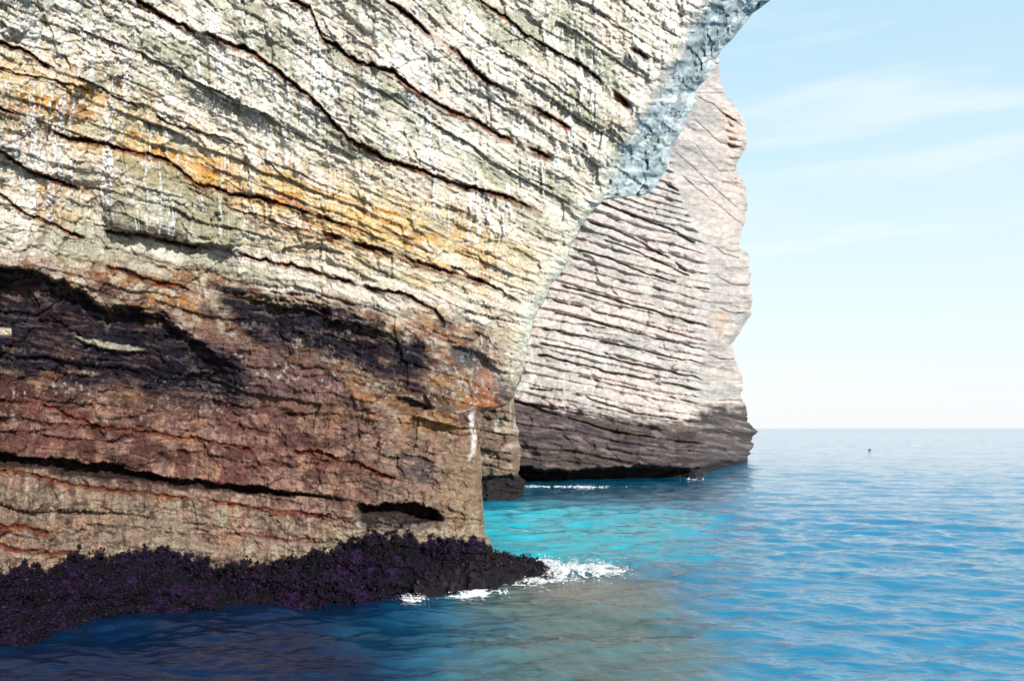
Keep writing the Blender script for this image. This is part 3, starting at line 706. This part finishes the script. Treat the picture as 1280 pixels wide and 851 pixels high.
# ------------------------------------------------------------------ sea
def waves(X, Y, dx):
    rng = np.random.default_rng(21); Z = np.zeros_like(X)
    for k in range(110):
        lam = 0.16*(3.0/0.16)**rng.random()
        th = math.radians(258 + rng.normal()*27)
        amp = 0.0041*lam**0.85*(.5+rng.random())
        kk = 2*math.pi/lam; ph = rng.random()*6.28
        arg = kk*(math.cos(th)*X + math.sin(th)*Y) + ph + 1.3*np.sin(X*.21*(1+rng.random())+ph)+1.1*np.sin(Y*.17*(1+rng.random())+2*ph)
        fade = np.exp(-(dx*3.2/lam)**2)
        Z += amp*fade*(np.sin(arg) + .28*np.sin(2*arg+1.57))
    return Z*(0.65+0.7*fbm(X/6, Y/9, 23, 3))
def build_sea():
    rows = [-60., -30., -12., -4., 2., 5.]
    y = 7.0
    while y < 42000:
        rows.append(y); y += max(.035, y*y/2985*(.62 if y < 300 else .8)) if y < 3000 else y*.25
    rows = np.array(rows)
    ucore = np.linspace(-1, 1, 640)
    outer = 1+np.cumsum(np.geomspace(.004, 9, 40)); u = np.concatenate([-outer[::-1], ucore, outer])
    hw = 3.0+.72*np.clip(rows, 0, None)
    X = hw[:, None]*u[None, :]; Y = np.repeat(rows[:, None], len(u), 1)
    dy = np.gradient(rows)[:, None]; dxx = np.abs(np.gradient(u))[None, :]*hw[:, None]
    Z = waves(X, Y, np.maximum(dy*.7, dxx))
    P = np.stack([X, Y, Z], -1)
    m = bpy.data.materials.new('sea_water'); m.use_nodes = True
    t = m.node_tree; n = t.nodes; lk = t.links.new; p = n['Principled BSDF']
    g = n.new('ShaderNodeNewGeometry')
    a = n.new('ShaderNodeAttribute'); a.attribute_name = 'Col'
    lk(a.outputs['Color'], p.inputs['Base Color'])
    p.inputs['Roughness'].default_value = .05; p.inputs['IOR'].default_value = 1.6
    mpn = n.new('ShaderNodeMapping'); mpn.inputs['Scale'].default_value = (.45, 1.35, 1); lk(g.outputs['Position'], mpn.inputs[0])
    n1 = n.new('ShaderNodeTexNoise'); n1.inputs['Scale'].default_value = 5.5; n1.inputs['Detail'].default_value = 5; lk(mpn.outputs[0], n1.inputs[0])
    n2 = n.new('ShaderNodeTexNoise'); n2.inputs['Scale'].default_value = .55; n2.inputs['Detail'].default_value = 5; lk(mpn.outputs[0], n2.inputs[0])
    b1 = n.new('ShaderNodeBump'); b1.inputs['Strength'].default_value = .6; b1.inputs['Distance'].default_value = .05; lk(n1.outputs[0], b1.inputs['Height'])
    b2 = n.new('ShaderNodeBump'); b2.inputs['Strength'].default_value = .5; b2.inputs['Distance'].default_value = .12; lk(n2.outputs[0], b2.inputs['Height'])
    n4 = n.new('ShaderNodeTexNoise'); n4.inputs['Scale'].default_value = .13; n4.inputs['Detail'].default_value = 5; lk(mpn.outputs[0], n4.inputs[0])
    b4 = n.new('ShaderNodeBump'); b4.inputs['Strength'].default_value = .6; b4.inputs['Distance'].default_value = .7; lk(n4.outputs[0], b4.inputs['Height'])
    lk(b1.outputs[0], b2.inputs['Normal']); lk(b2.outputs[0], b4.inputs['Normal']); 
    nf = n.new('ShaderNodeTexNoise'); nf.inputs['Scale'].default_value = 1.5; nf.inputs['Detail'].default_value = 4; lk(mpn.outputs[0], nf.inputs[0])
    sb = n.new('ShaderNodeVectorMath'); sb.operation = 'SUBTRACT'; lk(nf.outputs['Color'], sb.inputs[0]); sb.inputs[1].default_value = (.5, .5, .5)
    sx = n.new('ShaderNodeSeparateXYZ'); lk(g.outputs['Position'], sx.inputs[0])
    md = n.new('ShaderNodeMapRange'); lk(sx.outputs[1], md.inputs[0]); md.inputs[1].default_value = 8; md.inputs[2].default_value = 160; md.inputs[3].default_value = .08; md.inputs[4].default_value = .95
    sc2 = n.new('ShaderNodeVectorMath'); sc2.operation = 'SCALE'; lk(sb.outputs[0], sc2.inputs[0]); lk(md.outputs[0], sc2.inputs['Scale'])
    ml = n.new('ShaderNodeVectorMath'); ml.operation = 'MULTIPLY'; lk(sc2.outputs[0], ml.inputs[0]); ml.inputs[1].default_value = (1, 1, 0)
    ad = n.new('ShaderNodeVectorMath'); ad.operation = 'ADD'; lk(ml.outputs[0], ad.inputs[0]); lk(b4.outputs[0], ad.inputs[1])
    nz_ = n.new('ShaderNodeVectorMath'); nz_.operation = 'NORMALIZE'; lk(ad.outputs[0], nz_.inputs[0]); lk(nz_.outputs[0], p.inputs['Normal'])
    # colour of the water body: sand shallows turquoise, weedy deep and painted dark reflection by the wall navy, open sea blue
    nz = fbm(X/3.0, Y/4.5, 501, 4); nb = fbm(X/9.0, Y/14, 502, 3)
    c = np.ones(X.shape+(3,))*np.array([.001, .165, .31])
    c = mix(c, [.006, .17, .36], ss(nb, .42, .62)*.5)
    Xw = X+1.6*(nz-.5)*2; Yw = Y+3*(nb-.5)*2
    lag = (1-ss(Xw-.16*(Y-16), 3.0, 5.4))*ss(Yw, 15.0, 18.5)*(1-ss(Yw, 29, 38))
    c = mix(c, [.010, .40, .50], lag*(1-.35*ss(Xw, 1, 5)))
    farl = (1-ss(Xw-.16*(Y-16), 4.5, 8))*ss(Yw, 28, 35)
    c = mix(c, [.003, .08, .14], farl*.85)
    shal = (1-ss(Xw-.12*(Y-10), 2.0, 3.9))*ss(Xw, -2.6, -.4)*(1-ss(Yw, 14.6, 17.5))
    c = mix(c, [.06, .12, .11], shal*.9)  # near shallows, greyed by a painted cliff reflection
    c = mix(c, [.19, .17, .14], np.exp(-((Xw-1.0)/1.9)**2-((Yw-14.4)/1.4)**2)*.7)  # tan reflection of the cliff painted into the water colour
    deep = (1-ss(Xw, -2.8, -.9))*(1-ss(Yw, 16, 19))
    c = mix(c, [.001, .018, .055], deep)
    mesh_c = c.reshape(-1, 3)
    o = mesh_from('sea', P.reshape(-1, 3), quads(len(rows), len(u)), mesh_c, m, None, True)
    tag(o, 'rippled blue sea, turquoise in the shallows behind the near cliff', None, 'structure')
build_sea()

# ------------------------------------------------------------------ foam
M_foam = bpy.data.materials.new('foam'); M_foam.use_nodes = True
pf = M_foam.node_tree.nodes['Principled BSDF']; pf.inputs['Base Color'].default_value = (.86, .9, .92, 1); pf.inputs['Roughness'].default_value = .6
fn = M_foam.node_tree.nodes.new('ShaderNodeTexNoise'); fn.inputs['Scale'].default_value = 30
fr_ = M_foam.node_tree.nodes.new('ShaderNodeMapRange'); M_foam.node_tree.links.new(fn.outputs[0], fr_.inputs[0]); fr_.inputs[3].default_value = .7; fr_.inputs[4].default_value = .95
fcmb = M_foam.node_tree.nodes.new('ShaderNodeCombineColor')
for k in range(3): M_foam.node_tree.links.new(fr_.outputs[0], fcmb.inputs[k])
M_foam.node_tree.links.new(fcmb.outputs[0], pf.inputs['Base Color'])
def px(x, y): D = CAMH*F/(y-HY); return ((x-CX)/F*D, D)
def foam(name, label, items, seed):
    rng = np.random.default_rng(seed); Ps = []; S = []
    # lacy sheets lying on the ripples
    SV = []; SF = []; off_ = 0
    for (x, y, rx, ry, n, sz, zs) in items:
        cx, cy = px(x, y); st = .012 if cy < 25 else .05
        gx = np.arange(-2.6*rx, 2.6*rx, st); gy = np.arange(-2.4*ry, 2.4*ry, st)
        if len(gx) < 3 or len(gy) < 3: continue
        X, Y = np.meshgrid(cx+gx, cy+gy, indexing='xy')
        r2 = ((X-cx)/rx)**2+((Y-cy)/ry)**2
        lace = 1-np.abs(2*fbm(X*4.2, Y*3.0, seed+5, 5, .62)-1)*2.2
        keep = lace > .25+.42*np.sqrt(r2)*.9
        Z = waves(X, Y, .05+0*X)+.012+.012*fbm(X*14, Y*14, seed+6, 3)
        f = quads(X.shape[0], X.shape[1])[:, ::-1]; f = f[keep[:-1, :-1].ravel()]
        SV.append(np.stack([X, Y, Z], -1).reshape(-1, 3)); SF.append(f+off_); off_ += X.size
    SV = np.concatenate(SV); SF = np.concatenate(SF); uu, inv = np.unique(SF.ravel(), return_inverse=True)
    so_ = mesh_from(name, SV[uu], inv.reshape(-1, 4), None, M_foam, None)
    for (x, y, rx, ry, n, sz, zs) in items:
        cx, cy = px(x, y)
        gx = rng.normal(size=n)*rx; gy = rng.normal(size=n)*ry
        keep = fbm((cx+gx)*5, (cy+gy)*2.2, seed, 3) > .50
        gx, gy = gx[keep], gy[keep]
        Ps.append(np.stack([cx+gx, cy+gy, .02+np.abs(rng.normal(size=len(gx)))*zs], -1)); S.append(sz*(.3+rng.random(len(gx))**2*1.4))
    Pq = np.concatenate(Ps); Sq = np.concatenate(S)
    tag(so_, label, 'foam', 'stuff')
    shards('spray', Pq, None, Sq*.55, np.ones((len(Pq), 3))*.9, M_foam, so_, seed, flat=.6)
foam('foam', 'white foam breaking over the tip of the weedy reef',
     [(702, 716, .34, .26, 5200, .022, .05), (738, 710, .30, .40, 3400, .02, .03), (672, 727, .5, .12, 700, .028, .03), (750, 714, .35, .35, 1400, .018, .02), (630, 731, .4, .1, 260, .022, .02), (690, 705, .3, .4, 300, .03, .04)], 31)
foam('splash_foam', 'small blue white splash against the seaweed under the near cliff', [(528, 738, .14, .12, 500, .026, .09), (560, 735, .35, .1, 420, .02, .02), (515, 748, .16, .15, 200, .022, .02), (595, 742, .3, .3, 160, .018, .01)], 32)
foam('wash_foam', 'thin white line of wash under the dark notch of the headland', [(690, 609, 1.5, .22, 900, .06, .02), (725, 609, .8, .2, 300, .06, .02), (868, 600, .35, .2, 60, .07, .05)], 33)

# ------------------------------------------------------------------ a small dark float far out
def build_float():
    x, y = px(1087, 562.5)
    root = empty('float', (x, y, 0), 'tiny dark float drifting alone on the open sea right of the headland', 'float')
    m = bpy.data.materials.new('float_dark'); m.use_nodes = True
    pp = m.node_tree.nodes['Principled BSDF']; pp.inputs['Roughness'].default_value = .5
    nn = m.node_tree.nodes.new('ShaderNodeTexNoise'); rp = m.node_tree.nodes.new('ShaderNodeValToRGB')
    rp.color_ramp.elements[0].color = (.01, .02, .02, 1); rp.color_ramp.elements[1].color = (.05, .07, .06, 1)
    m.node_tree.links.new(nn.outputs[0], rp.inputs[0]); m.node_tree.links.new(rp.outputs[0], pp.inputs['Base Color'])
    def ell(name, c, r, nu=18, nv=10):
        u = np.linspace(0, 2*np.pi, nu); v = np.linspace(-np.pi/2, np.pi/2, nv)
        U, V = np.meshgrid(u, v, indexing='ij')
        P = np.stack([c[0]+r[0]*np.cos(U)*np.cos(V), c[1]+r[1]*np.sin(U)*np.cos(V), c[2]+r[2]*np.sin(V)], -1)
        return mesh_from(name, P.reshape(-1, 3), quads(nu, nv), None, m, root, True)
    ell('float_body', (0, 0, .05), (.22, .14, .10)); ell('float_cap', (.03, 0, .13), (.09, .07, .05))
build_float()
